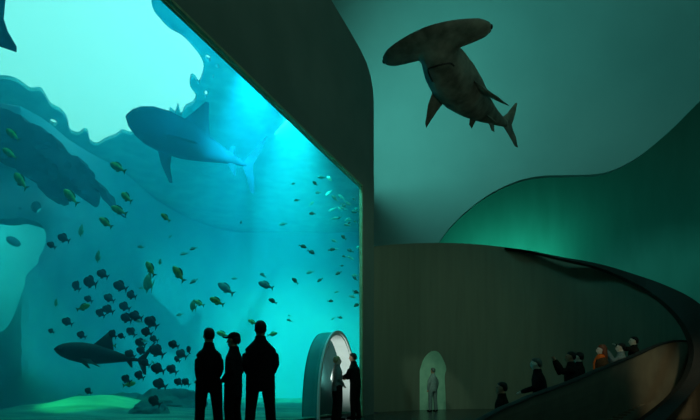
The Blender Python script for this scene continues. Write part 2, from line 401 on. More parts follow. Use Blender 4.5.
# the big glass wall
g = bpy.data.materials.new('acrylic'); g.use_nodes = True; nt = g.node_tree; nt.nodes.clear()
o_ = nt.nodes.new('ShaderNodeOutputMaterial'); tr = nt.nodes.new('ShaderNodeBsdfTransparent'); gl = nt.nodes.new('ShaderNodeBsdfGlossy'); mx = nt.nodes.new('ShaderNodeMixShader'); lw = nt.nodes.new('ShaderNodeLayerWeight'); fr = nt.nodes.new('ShaderNodeMath'); fr.operation='POWER'; fr.inputs[1].default_value=5.0
lw.inputs['Blend'].default_value=.5; nt.links.new(lw.outputs['Facing'], fr.inputs[0]); gl.inputs['Roughness'].default_value = .02; tr.inputs['Color'].default_value = (.95,1,1,1)
nt.links.new(fr.outputs[0], mx.inputs[0]); nt.links.new(tr.outputs[0], mx.inputs[1]); nt.links.new(gl.outputs[0], mx.inputs[2]); nt.links.new(mx.outputs[0], o_.inputs['Surface'])
AC = 1.62; AW = 1.12; AH = 2.22     # arch centre, half width, height
def arch(w, h, n=20):
    return [(w*math.cos(math.pi*i/n), h*abs(math.sin(math.pi*i/n))**.8) for i in range(n+1)]
archpts = [(AC+a, max(b,0.0)) for a,b in arch(AW,AH)]
gout = [(.02,0)] + [(.02,GT),(15,GT),(15,0)] + [(AC+AW,0)]
# outline runs along the floor and around the arch
gout = [(.02,.0),(.02,GT),(15,GT),(15,.0)] + archpts
bm = sheet(gout, [], .8, lambda s,z: gp(s,z,0))
go = struct('window_1', bm, g, 'huge clear aquarium window between the hall and the tank')
go['label'] = 'huge clear aquarium window between the hall and the tank'
# window frame: top rails, end rail
def rail(s0,s1,z0,z1,n0,n1):
    bm = bmesh.new(); pts = [gp(s,z,n) for s in (s0,s1) for z in (z0,z1) for n in (n0,n1)]
    v = [bm.verts.new(p) for p in pts]
    for f in ((0,1,3,2),(4,6,7,5),(0,4,5,1),(2,3,7,6),(0,2,6,4),(1,5,7,3)): bm.faces.new([v[i] for i in f])
    return bm
for a in ((0,15,GT,GT+.045,-.02,.06),(0,15,GT-.07,GT-.05,-.01,.04)):
    o = link('window_frame', rail(*a), M['frame'], go, False)
link('window_frame', rail(-.03,.03,0,GT+.03,-.04,.05), M['frame'], go, False)
link('window_sill', rail(.0,.45,0,.0+.06,-.05,.06), M['frame'], go, False)
# bulkhead wall over and beyond the glass, rounded top corner
ctr = [(-.87,0),(-.87,9.4),(-.80,9.75),(-.6,10.05),(-.3,10.25),(.2,10.34),(.9,10.38),(2.2,10.4),(15,10.4),(15,GT+.045),(-.04,GT+.045),(-.04,0)]
bm = sheet(ctr, [], .8, lambda s,z: gp(s,z,.06), .1, -NRM*.1)
struct('wall_left', bm, M['plaster_dark'])

# vault with the wavy lower edge
def vd(px): return 25 - 6.5*max(0,(px-300)/400)**1.3
edge = smooth_loop([(436,247),(444,235),(455,222),(468,210),(482,199),(497,190),(512,183),(528,178),(546,175.5),(570,175),(598,174),(618,168),(638,157),(656,143),(675,126),(696,105),(720,84),(760,52),(800,30)], 4, False)
vout = [(800,-60),(296,-60),(296,150),(373,150),(373,250)]+edge
def vmap(u,v):
    d = vd(u); p = P(u,v,d); 
    # the vault leans towards the hall as it rises
    k = max(0,(245-v))/300; d2 = d - 5.0*k**1.6
    return P(u,v,d2)
bm = sheet(vout, [], 12, vmap, .25, Vector((.02,.25,0)))
tag(struct('wall_vault', bm, M['plaster_vault'], smooth=True))
# far wall under the vault
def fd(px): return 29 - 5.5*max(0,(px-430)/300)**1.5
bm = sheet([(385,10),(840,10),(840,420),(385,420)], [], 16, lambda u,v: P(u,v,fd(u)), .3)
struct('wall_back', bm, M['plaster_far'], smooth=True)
# ceiling, remaining room walls
bm = bmesh.new(); box(bm,(-10,-6,19.5),(22.3,32,19.8)); struct('ceiling', bm, M['plaster_dark'])
bm = bmesh.new(); box(bm,(22,-6,-.2),(22.3,32,19.5)); struct('wall_right', bm, M['plaster_dark'])
bm = bmesh.new(); box(bm,(-10,-6.3,-.2),(22.3,-6,19.5)); struct('wall_front', bm, M['plaster_dark'])
bm = bmesh.new(); box(bm,(-6.4,-6,0),(-6.1,.5,19.5)); struct('wall_side', bm, M['plaster_dark'])

# drum: big curved hall wall
dp = smooth_loop([(366,247.5,16.0),(378,246,16.3),(400,244,17.0),(425,243,17.8),(450,243,18.3),(480,244.5,18.6),(510,248,18.6),(540,252.5,18.3),(570,259,17.8),(600,267.5,17.0),(625,276,16.2),(650,287,15.2),(675,302,14.2),(700,322,13.3),(730,350,12.4),(770,395,11.2)], 4, False)
bm = bmesh.new(); rings = []
A = []
for px,py,d in dp:
    t = P(px,py,d); A.append((t, Vector((t.x,t.y,0))))
for i,(t,b) in enumerate(A):
    dd = (A[min(i+1,len(A)-1)][1]-A[max(i-1,0)][1]).normalized(); n = Vector((-dd.y,dd.x,0))*.35
    col_ = [b.lerp(t,k/8) for k in range(9)] + [(b+n).lerp(t+n,1-k/8) for k in range(9)]
    rings.append(col_)
loft(bm, rings)
struct('wall_drum', bm, M['drum'], smooth=False)
DR = [(t,b) for t,b in A]
# dark rim band curling round the right
ra = smooth_loop([(505,247.2,18.45),(530,250.5,18.2),(556,256,17.6),(600,264,16.7),(640,276,15.3),(665,285,14.2),(690,297,13.2),(706,310,12.6),(716,328,12.1),(716,350,11.8),(708,370,11.6),(698,385,11.4),(686,399,11.2),(672,413,11.0),(660,425,10.8)], 5, False)
rb = smooth_loop([(505,247.6,18.4),(530,251.3,18.1),(556,257.5,17.4),(600,268,16.4),(640,285.5,15.0),(663,301,13.8),(680,318,12.9),(690,335,12.3),(694,350,12.0),(692,365,11.8),(686,379,11.6),(677,391,11.4),(667,401,11.2),(655,411,11.0),(642,421,10.8)], 5, False)
bm = bmesh.new(); rings = []
for a,b in zip(ra,rb):
    pa,pb = P(*a),P(*b); o3 = Vector((.06,.28,0)); rings.append([pa,pb,pb+o3,pa+o3])
loft(bm, rings)
struct('trim_2', bm, M['rim'], smooth=False)
bpy.data.objects['trim_2']['label'] = 'dark curved rim band sweeping round the balcony edge'
# sloping brown parapet of the stairs
pp = smooth_loop([(470,428,8.3),(490,417,8.5),(505,409,8.65),(520,403,8.8),(533,397,8.95),(546,392.5,9.15),(560,387.5,9.5),(580,380,10.1),(600,371,10.8),(620,363,11.5),(640,354.5,12.1),(655,347.5,12.5),(668,343,12.8),(680,341.2,13.0),(692,343,13.0),(705,350,12.7),(720,362,12.2),(740,385,11.6)], 4, False)
bm = bmesh.new(); rings = []
B_ = [P(*q) for q in pp]
for i,t in enumerate(B_):
    dd = (B_[min(i+1,len(B_)-1)]-B_[max(i-1,0)]); dd.z=0; dd.normalize(); n = Vector((-dd.y,dd.x,0))*.14
    b = Vector((t.x,t.y,-.6)); out_ = Vector((dd.y,-dd.x,0))
    rings.append([b.lerp(t,k/8)+out_*(-.35*(1-k/8)**2) for k in range(9)]+[t+n, Vector((t.x+n.x,t.y+n.y,-.6))])
loft(bm, rings)
struct('wall_parapet', bm, M['ramp'], 'sloping brown parapet wall beside the stairs', smooth=False)
bm = bmesh.new(); rings=[]
for i,t in enumerate(B_):
    dd = (B_[min(i+1,len(B_)-1)]-B_[max(i-1,0)]).normalized(); X,Y = frame_of(dd)
    n = Vector((-dd.y,dd.x,0)).normalized()*.07
    rings.append(ell(t+n+Vector((0,0,.012)), .10,.028, X, Y, 10))
loft(bm, rings); struct('trim_3', bm, M['rim'], 'thin dark capping along the stair parapet')

# arched alcove at the glass
alc = empty('arched_alcove', gp(AC,0,0)); tag(alc, 'small white-lined arched alcove opening through the aquarium window', 'alcove')
inv = -alc.location
def archband(w0,h0,w1,h1,n0,n1):
    bm = bmesh.new(); rings=[]
    a0,a1 = arch(w0,h0,28), arch(w1,h1,28)
    for (x0,z0),(x1,z1) in zip(a0,a1):
        rings.append([gp(AC+x0,z0,n0)+inv, gp(AC+x1,z1,n0)+inv, gp(AC+x1,z1,n1)+inv, gp(AC+x0,z0,n1)+inv])
    loft(bm, rings); return bm
link('lining', archband(AW-.06,AH-.06,AW-.01,AH-.01,.03,-.34), M['alcove_white'], alc)
link('outer_shell', archband(AW-.005,AH-.005,AW+.01,AH+.01,-.01,-.36), M['shell'], alc)
link('rim', archband(AW-.02,AH-.02,AW+.05,AH+.05,.02,.07), M['alcove_white'], alc)
bm = bmesh.new(); v=[bm.verts.new(gp(AC+x,z,-.34)+inv) for x,z in arch(AW,AH,28)]; v2=[bm.verts.new(gp(AC+x,z,-.40)+inv) for x,z in arch(AW,AH,28)]
bm.faces.new(v); bm.faces.new(v2)
for i in range(len(v)): bm.faces.new((v[i],v[(i+1)%len(v)],v2[(i+1)%len(v)],v2[i]))
link('back_panel', bm, M['alcove_back'], alc, False)

# ================================================================ TANK CONTENTS
# left cliff with an opening at its foot
cave = smooth_loop([(-60,214),(-20,216),(6,219),(20,217.5),(30,220),(39,223),(45,231),(46,240),(43,250),(39,257),(38,263),(32,269),(26,276),(25,284),(21,296),(16,310),(10,323),(2,331),(-20,336),(-60,340)], 3)
cliff_out = [(-220,118),(-60,110),(0,103)] + smooth_loop([(20,106),(42,118),(55,128),(68,139),(82,148),(100,158),(125,168),(160,172),(220,180),(300,184),(360.5,187),(360.5,300),(360.5,420)],2,False) + [(-220,420)]
def cliffd(u,v):
    e = min(1,max(0,(u-10)/240)); e = e*e*(3-2*e); return 14.3 + 15.0*e + (.8*(1-e)+.25)*noise.noise(Vector((u*.02,v*.02,4)))
def cliffmap(u,v):
    d = cliffd(u,v); p = P(u,v,d)
    if p.z > WZ-.1: p.z = WZ-.1
    if p.z < 0: p.z = 0
    return p
eyelet = lambda cx,cy,a,b,n=10: [(cx+a*math.cos(2*math.pi*i/n), cy+b*math.sin(2*math.pi*i/n)) for i in range(n)]
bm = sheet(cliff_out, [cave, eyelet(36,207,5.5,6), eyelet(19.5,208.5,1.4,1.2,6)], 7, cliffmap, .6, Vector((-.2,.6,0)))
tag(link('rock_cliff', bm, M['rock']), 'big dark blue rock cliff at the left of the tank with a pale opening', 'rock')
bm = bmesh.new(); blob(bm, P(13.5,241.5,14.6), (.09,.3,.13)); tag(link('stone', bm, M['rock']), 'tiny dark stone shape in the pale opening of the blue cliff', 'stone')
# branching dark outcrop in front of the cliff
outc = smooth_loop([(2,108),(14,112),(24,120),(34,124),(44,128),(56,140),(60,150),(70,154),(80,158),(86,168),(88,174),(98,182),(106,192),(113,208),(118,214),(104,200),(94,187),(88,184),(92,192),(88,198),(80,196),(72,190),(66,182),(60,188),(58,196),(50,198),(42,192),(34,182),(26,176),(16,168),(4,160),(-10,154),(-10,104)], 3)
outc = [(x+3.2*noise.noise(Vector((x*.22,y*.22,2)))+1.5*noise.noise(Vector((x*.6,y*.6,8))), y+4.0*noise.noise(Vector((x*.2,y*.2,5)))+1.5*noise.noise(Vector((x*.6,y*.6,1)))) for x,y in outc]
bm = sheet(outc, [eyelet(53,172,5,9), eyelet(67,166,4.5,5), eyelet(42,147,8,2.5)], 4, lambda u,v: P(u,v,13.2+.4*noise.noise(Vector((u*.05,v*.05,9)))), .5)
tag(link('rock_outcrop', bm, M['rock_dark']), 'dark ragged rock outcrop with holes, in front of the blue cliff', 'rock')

bm = sheet([(-23.9,0),(-11.2,0),(-11.8,3),(-12.2,7),(-12.4,9.9),(-23.9,9.9)], [], .9, lambda u,v: Vector((u,21.2+.5*noise.noise(Vector((u*.4,v*.5,7))),v)), .6)  # bright panel added so the cliff opening shows pale lit water
tag(link('cave_glow_panel', bm, M['cave_glow_panel']), 'pale turquoise panel added as the lit water seen through the blue cliff opening', 'rock')
def rig(o, pos, head, roll=0):
    """orient local -Y (head) towards vector head"""
    d = -Vector(head).normalized(); X = d.cross(Vector((0,0,1))).normalized(); Z = X.cross(d).normalized()
    m = Matrix((X,d,Z)).transposed().to_4x4()
    o.matrix_world = Matrix.Translation(pos) @ m @ Matrix.Rotation(roll,4,'Y')
def fin(pts, th=.012, nrm=(1,0,0)):
    """tapered fin from outline, thicker at the root (first and last point)"""
    n = Vector(nrm); c = sum((Vector(p) for p in pts), Vector())/len(pts)
    bm = bmesh.new(); N = len(pts); edge = [bm.verts.new(p) for p in pts]
    inner = [c.lerp(Vector(p), .55) for p in pts]
    a = [bm.verts.new(p+n*th) for p in inner]; b = [bm.verts.new(p-n*th) for p in inner]
    for i in range(N):
        j=(i+1)%N; bm.faces.new((edge[i],edge[j],a[j],a[i])); bm.faces.new((edge[j],edge[i],b[i],b[j]))
    bm.faces.new(a); bm.faces.new(b[::-1]); return bm
def fish_body(L, hh, ww):
    prof = [(0,.02,.02),(.05,.42,.45),(.15,.78,.85),(.3,1,1),(.45,.97,.9),(.6,.78,.7),(.75,.48,.42),(.86,.24,.2),(.92,.2,.12),(.94,.1,.05)]
    bm = bmesh.new(); loft(bm, [ell((0,(t-.45)*L,0), ww*b, hh*a, (1,0,0),(0,0,1), 12) for t,a,b in prof]); return bm
def fish_fins(L, hh):
    T = [fin([(0,.40*L,.1*hh),(0,.44*L,.3*hh),(0,.58*L,1.0*hh),(0,.56*L,.4*hh),(0,.53*L,0),(0,.56*L,-.4*hh),(0,.58*L,-1.0*hh),(0,.44*L,-.3*hh),(0,.40*L,-.1*hh)], .008*L*1.2)]
    D = [fin([(0,-.25*L,.8*hh),(0,-.15*L,1.35*hh),(0,.05*L,1.35*hh),(0,.22*L,.95*hh),(0,.25*L,.5*hh),(0,0,.7*hh)], .01*L)]
    A_ = [fin([(0,.0*L,-.85*hh),(0,.08*L,-1.3*hh),(0,.22*L,-.95*hh),(0,.25*L,-.5*hh),(0,.1*L,-.6*hh)], .01*L)]
    return T[0], D[0], A_[0]
def merge(*bms):
    out = bms[0]
    for b in bms[1:]:
        t = bpy.data.meshes.new('t'); b.to_mesh(t); b.free(); out.from_mesh(t); bpy.data.meshes.remove(t)
    return out
def fish_proto(kind, L, hh, ww, m, mf, eye=False):
    r = empty(kind)
    link('body', fish_body(L,hh,ww), M[m], r)
    a,b,c = fish_fins(L,hh)
    link('tail_fin', a, M[mf], r, False); link('dorsal_fin', b, M[mf], r, False); link('anal_fin', c, M[mf], r, False)
    if eye:
        bm = bmesh.new()
        for s in (-1,1): blob(bm, (s*ww*.62,-.36*L,hh*.2), (ww*.25,.022*L,.022*L))
        link('eye', bm, M['eye'], r)
    return r
def copy_tree(o, parent=None):
    c = o.copy(); col.objects.link(c)
    if parent: c.parent = parent
    for ch in list(o.children): 
        d = ch.copy(); col.objects.link(d); d.parent = c
    return c
used = set()
def place(proto, px, py, d, scale, head, label, cat, group, roll=0):
    o = copy_tree(proto) if proto.name in used else proto
    used.add(proto.name)
    rig(o, P(px,py,d), head, roll); o.scale = (scale,)*3
    tag(o, label, cat, group); return o
# dark school
dark = fish_proto('reef_fish', .30, .095, .045, 'fish_dark', 'fish_dark')
school = [(63,238,1.1),(51,245,.8),(76,286,1.2),(89.5,282,1.5),(102,274,1.1),(119.5,286,1.3),(131,295,1.1),(108.6,298,1),(124,306.5,1.1),(88,299,.8),(100,313,1),(107.5,309.5,1.1),(125.7,318,1.2),(135,316,1.2),(150.5,322,1.4),(66.7,321.7,1),(112.4,334,1),(130.7,331.6,1),(146,332,1.1),(153.5,339,.8),(139.8,342.7,1.1),(141,350.7,1),(156,350.7,1.5),(173,344.6,1),(181,354,1.1),(177,359,.8),(129.5,354,1),(157,368.6,1.3),(171.4,369.3,1.1),(125.7,379,1),(139,375.4,1.1),(159,384,1.3),(178,382,.9),(185.5,382,.9),(88,391,.8),(154,401,1.3),(145,363,1),(81,335,.9),(51,331,.6),(121,336,.7)]
for i,(px,py,s) in enumerate(school):
    d = max(glass_d(px)+1.6, 9.0)+random.uniform(0,1.6)
    place(dark, px,py,d, s*d/10*.72, (-.85+random.uniform(-.2,.3),random.uniform(-.5,.3),.42+random.uniform(-.15,.2)),
          'small dark reef fish in the dense slanting school left of the standing visitors', 'fish', 'dark reef fish in the slanting school')
place(dark,188.6,349.5,10.4,.62,(-.3,.2,1),'small dark fish swimming straight up just left of the first silhouetted visitor','fish',None)
# green fish
green = fish_proto('green_fish', .34, .065, .04, 'fish_green', 'fish_green_fin')
gl_ = [(117,167,1.3,(-.8,.1,.45)),(70,196,1.4,(-.7,0,.75)),(126,197,1.2,(-.7,.3,.6)),(118,210,1.2,(-.85,0,.4)),(105,222,1.1,(-.8,0,.6)),(178,273,1.3,(-.6,0,.85)),(150,268,1.2,(-.5,.1,.85)),(199,303,.8,(-.8,.2,.4)),(216,301,1.1,(-.8,0,.4)),(165,217,.8,(-.7,0,.6)),(20,180,1.5,(-.6,.1,.75)),(9,153,1.2,(-.7,0,.5)),(12,134,1.2,(-.7,0,.6)),(84,307,1.0,(.8,0,.3)),(108,345,1.0,(-.9,0,.1)),(130,384,.9,(.9,0,.2)),(222,334,.9,(-.9,0,.3)),(205,372,.8,(-.9,.2,-.2)),(273,334,.7,(.8,0,.2)),(252,322,.7,(-.8,0,.4))]
place_words = ['below the lower tip of the bright surface','crossing the foot of the dark ragged outcrop','paired above another in mid-water','paired below another in mid-water','slanting down below the mid-water pair','long and slanting, right of the dark school','slanting steeply above the dark school','plump and low, left of a bigger one in the open blue','plump with yellow belly in the open blue','small and alone in the open blue','long, by the left edge above the pale round hole','highest but one by the left edge','highest by the left edge','yellowish, among the first dark school fish','above the long dark shark','low over the sand beside dark school fish','behind the head of the visitor in a cap','between the first two visitors','right of the broad visitor','above the broad visitor in the glow']
for (px,py,s,h),w_ in zip(gl_,place_words):
    d = max(glass_d(px)+1.5, 9.5)
    if px in (199,222,205,252,273): d += 2
    place(green, px,py,d, s*d/10*.85, h, 'yellow-green fish '+w_, 'fish', 'yellow-green fish')
# round pale fish
disc = fish_proto('disc_fish', .30, .13, .035, 'jelly', 'jelly')
for px,py,s,w_ in ((81,231,1.0,'below the slanting green fish on the left'),(98,257,1.0,'above the top of the dark school'),(56,303,.7,'left of the dark school against the cliff'),(148,283,1.7,'largest and palest, right of the top of the dark school'),(160,262,.5,'tiny, up and right of the largest pale one'),(193,306,1.0,'beside the plump green fish')):
    d = max(glass_d(px)+2.0, 10.5); place(disc,px,py,d,s*d/10*.75,(-.6,.5,.4),'round pale green fish '+w_,'fish','round pale fish')
# olive and pale little fish on the right
olive = fish_proto('olive_fish', .26, .05, .03, 'fish_olive', 'fish_olive')
pale = fish_proto('silver_fish', .22, .035, .02, 'fish_pale', 'fish_pale', False)
place(olive,265,285,13,1.6,(-.9,0,.35),'plump dark olive fish alone in the bright turquoise centre','fish',None)
place(olive,225,288,13,1.9,(-.85,0,.6),'long thin olive fish slanting above the broad visitor','fish',None)
place(olive,241,222.5,13,.7,(-.4,.8,.2),'tiny dark olive fish alone below the big shark tail','fish',None)
k=0; n_=0
rr = random.Random(11)
lab_o = 'small olive fish in the loose shoal beside the right end of the aquarium window'
lab_p = 'tiny silver fish in the glittering shoal beside the right end of the aquarium window'
pts=[]
for i in range(62):
    py = rr.uniform(165,345); px = 361-abs(rr.gauss(0,26))-3
    top = 187-(361-px)*.958
    if py < top+14 or px<292: py = rr.uniform(max(top+15,200),320)
    pts.append((px,py))
for i,(px,py) in enumerate(pts):
    d = glass_d(px)+rr.uniform(.5,3); s = rr.uniform(.5,1.05)
    hd = (-.8*rr.choice((1,1,-1)),rr.uniform(-.3,.3),rr.uniform(-.6,.8))
    if px > 318 and py > 320: continue
    if i%2: place(pale,px,py,d,s*1.1,hd,lab_p,'fish','silver fish at the right end')
    else: place(olive,px,py,d,s*.95,hd,lab_o,'fish','olive fish at the right end')
for i in range(16):
    px = rr.uniform(120,300); py = rr.uniform(215,400)
    place(pale,px,py,glass_d(px)+rr.uniform(2,5),rr.uniform(.5,1.0),(-.8,rr.uniform(-.5,.5),rr.uniform(-.5,.6)),'tiny pale silver fish scattered in the open middle of the tank','fish','silver fish in open water')

# big shark
def shark(label, name, L, hh, ww, m, pos, head, roll=0, cat='shark'):
    r = empty(name); 
    prof = [(0,.05,.1),(.03,.35,.5),(.08,.62,.8),(.16,.85,1),(.28,1,1),(.42,.96,.88),(.56,.74,.66),(.70,.46,.42),(.82,.24,.24),(.90,.15,.14),(.93,.1,.08)]
    bm = bmesh.new(); loft(bm, [ell((0,t*L,0), ww*b, hh*a, (1,0,0),(0,0,1), 20) for t,a,b in prof]); link('body', bm, M[m], r)
    t=.02*L*.6
    link('dorsal_fin', fin([(0,.38*L,.85*hh),(0,.47*L,1.7*hh),(0,.55*L,2.5*hh),(0,.58*L,2.55*hh),(0,.59*L,1.6*hh),(0,.62*L,.5*hh),(0,.50*L,.5*hh)],t), M[m], r)
    link('second_dorsal_fin', fin([(0,.76*L,.3*hh),(0,.80*L,.75*hh),(0,.825*L,.8*hh),(0,.82*L,.4*hh),(0,.82*L,.1*hh)],t*.6), M[m], r)
    link('anal_fin', fin([(0,.76*L,-.2*hh),(0,.83*L,-.85*hh),(0,.85*L,-.85*hh),(0,.84*L,-.2*hh),(0,.80*L,-.1*hh)],t*.6), M[m], r)
    link('tail_fin', fin([(0,.90*L,.12*hh),(0,.97*L,.8*hh),(0,1.07*L,2.0*hh),(0,1.10*L,2.2*hh),(0,1.05*L,1.2*hh),(0,.985*L,.1*hh),(0,.99*L,-.6*hh),(0,1.02*L,-1.4*hh),(0,.99*L,-1.45*hh),(0,.94*L,-.7*hh),(0,.90*L,-.12*hh)],t*.6), M[m], r)
    for s in (-1,1):
        link('pectoral_fin', fin([(s*.6*ww,.24*L,-.5*hh),(s*1.6*ww,.32*L,-.9*hh),(s*2.4*ww,.42*L,-1.3*hh),(s*2.3*ww,.44*L,-1.3*hh),(s*1.4*ww,.38*L,-.9*hh),(s*.6*ww,.36*L,-.5*hh)],t*.7,(0,0,1)), M[m], r)
        bm = bmesh.new(); blob(bm,(s*ww*.62,.06*L,.1*hh),(.03,.04,.04)); link('eye', bm, M['eye'], r)
    rig(r,pos,head,roll); tag(r,label,cat); return r
hd,tl = P(126,116,12.8), P(254,168,14.8)
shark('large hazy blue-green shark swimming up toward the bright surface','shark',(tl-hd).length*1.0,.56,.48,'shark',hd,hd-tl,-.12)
# dark long shark low on the left
hd,tl = P(54,349,8.8), P(146,361,9.8)
shark('long dark shark cruising low over the sand under the fish school','shark',(tl-hd).length,.19,.17,'shark_dark',hd,hd-tl)
# piece of an animal cut by the picture's left edge
hd,tl = P(-40,-10,11.5), P(12,40,11.5)
r = empty('stingray'); 
bm = bmesh.new(); loft(bm,[ell((0,t,0),w_,h_,(1,0,0),(0,0,1),20) for t,w_,h_ in ((-.5,.05,.02),(-.42,.35,.06),(-.2,.7,.09),(0,.75,.10),(.25,.45,.07),(.45,.15,.05),(.5,.05,.02))]); link('body',bm,M['shark_dark'],r)
bm = bmesh.new(); limb(bm,[(0,.45,0),(0,.9,0),(0,1.3,0)],[.035,.02,.008],8); link('tail',bm,M['shark_dark'],r)
for s in (-1,1):
    link('wing', fin([(s*.4,-.35,0),(s*1.0,-.1,.04),(s*1.35,.18,.08),(s*1.25,.24,.08),(s*.8,.2,.03),(s*.4,.25,0)],.03,(0,0,1)),M['shark_dark'],r)
rig(r, P(-15,6,9.6), (-.88,.1,-.48), math.pi/2); r.scale=(.9,)*3; tag(r,'dark animal with pointed fin passing under the bright surface at the left edge','ray')
# low corals and boulders on the sand
rc = random.Random(5)
for px,py,d,s,w_ in ((80,392,17,.6,'on the sand under the dark shark'),(128,394,16,.7,'on the sand right of the mound'),(150,400,13,.5,'on the sand beside the tail of the fish school'),(172,398,16,.9,'on the sand left of the visitors'),(30,396,17,.8,'on the sand at the left edge')):
    bm = bmesh.new(); g_ = bmesh.ops.create_icosphere(bm, subdivisions=4, radius=1.0)
    for v in bm.verts:
        q = v.co*1.7+Vector((px,0,0)); v.co *= 1+.35*noise.noise(q)+.12*noise.noise(q*3)
        v.co.z *= .6
    o = link('coral_boulder', bm, M['coral']); p = P(px,py,d); o.location=(p.x,p.y,s*.3); o.scale=(s,)*3
    tag(o,'lumpy green coral boulder '+w_,'coral','coral boulders on the sand')

# ================================================================ HAMMERHEAD
H = empty('hammerhead_shark')
L=2.85
def bend(y): return .75*max(0,y/L)**2.2
def hb_c(t): return Vector((0, t*L, 0))
prof = [(-.02,.20,.10),(.05,.25,.17),(.12,.265,.22),(.22,.315,.28),(.34,.345,.31),(.46,.33,.30),(.58,.27,.26),(.70,.19,.20),(.80,.12,.14),(.88,.075,.10),(.94,.05,.07)]
bm = bmesh.new(); loft(bm, [ell(hb_c(t), a, b, (1,0,0),(0,0,1), 24) for t,a,b in prof])
# hammer: wing-shaped head
rings=[]
for i in range(25):
    x = -.72+1.44*i/24; u = abs(x)/.72
    ch = .29*(1-.52*u**2)*(1-max(0,u-.86)/.14*.45); th = .085*(1-.45*u)*(1-max(0,u-.9)/.1*.5)
    y = .0+.08*u**2
    rings.append(ell((x,y,0), ch, th, (0,1,0),(0,0,1), 16))
loft(bm, rings)
fused('body', bm, M['hammer'], H, .022, 6)
T = .03
link('dorsal_fin', fin([(0,.26*L,.2),(0,.33*L,.36),(0,.38*L,.44),(0,.41*L,.45),(0,.40*L,.34),(0,.44*L,.22),(0,.36*L,.15)],T), M['hammer'], H)
for s,dx in ((-1,0),(1,0)):
    link('pectoral_fin', fin([(s*.26,.30*L,-.10),(s*.42,.36*L,-.22),(s*.60,.46*L,-.34),(s*.64,.50*L,-.36),(s*.46,.47*L,-.24),(s*.24,.44*L,-.10)],T,(0,0,1)), M['hammer'], H)
    link('pelvic_fin', fin([(s*.08,.62*L,-.14),(s*.18,.67*L,-.24),(s*.20,.71*L,-.26),(s*.08,.70*L,-.12)],T*.6,(0,0,1)), M['hammer'], H)
link('anal_fin', fin([(0,.74*L,-.08),(0,.79*L,-.26),(0,.82*L,-.26),(0,.82*L,-.06)],T*.5), M['hammer'], H)
link('tail_fin', fin([(0,.90*L,.06),(0,.96*L,.20),(0,1.04*L,.46),(0,1.06*L,.48),(0,1.02*L,.20),(0,.98*L,0),(0,1.0*L,-.16),(0,1.04*L,-.34),(0,1.01*L,-.34),(0,.95*L,-.16),(0,.90*L,-.06)],T*.7), M['hammer'], H)
bm = bmesh.new()
from mathutils.bvhtree import BVHTree
hbody = [c for c in H.children if c.name.startswith('body')][0]
bv = BVHTree.FromPolygons([v.co for v in hbody.data.vertices],[p.vertices[:] for p in hbody.data.polygons])
mp_ = []
for x,y,_ in smooth_loop([(-.17,.50,0),(-.175,.38,0),(-.15,.27,0),(0,.22,0),(.13,.27,0),(.17,.36,0)],4,False):
    h = bv.ray_cast(Vector((x,y,-2)),Vector((0,0,1)))[0]; mp_.append(h if h else Vector((x,y,-.2)))
limb(bm, mp_, [.013]*len(mp_), 6)
link('mouth', bm, M['hammer_dark'], H)
for s in (-1,1):
    bm = bmesh.new(); blob(bm,(s*.715,.08,0),(.02,.035,.025)); link('eye',bm,M['hammer_dark'],H)
for ch in H.children:
    for v in ch.data.vertices: v.co.x += bend(v.co.y)
    ch.data.update()
hd,tl = P(434,41,6.5), P(470,139,9.2)
rig(H, hd, hd-tl, -.06); tag(H,'hammerhead shark sculpture hanging belly-down in the dark hall air','shark')

# ================================================================ PEOPLE
R = math.radians
def at(px,d,z=0): return Vector(((px-CX)/F*d,d,z))
person('person in a dark hip-length jacket, hands in front pockets, left of the three silhouettes', at(209,7.55), R(25), 1.72, 'cloth_black','cloth_black','hair_black', bulk=.86, hem=.76, pose='pockets', vox=.009, stance=.12)
person('person in a peaked cap, facing left between two taller visitors', at(233.5,7.9), R(75), 1.68, 'cloth_navy','cloth_black','hair_black', bulk=.92, hem=.70, pose='pockets', cap='cloth_black', vox=.009, lean=-.02)
person('broad tall person in a bulky dark coat, seen from behind before the glass', at(260.5,7.4), R(12), 1.81, 'cloth_black','cloth_black','hair_black', bulk=1.14, hem=.74, pose='pockets', vox=.009, stance=.14)
a_ = gp(AC-.02,0,.0)
person('fair-haired small visitor standing in the arched alcove, facing right', Vector((at(337,12.4).x,12.4,0)), R(-60), 1.58, 'cloth_grey','cloth_dark','hair_fair','skin_pale', pose='pockets', vox=.014)
person('dark-haired small visitor leaning by the right foot of the alcove arch', Vector((at(355.5,12.95).x,12.95,0)), R(60), 1.70, 'cloth_dark','cloth_dark','hair_black','skin', pose='rail', vox=.014, lean=.1)
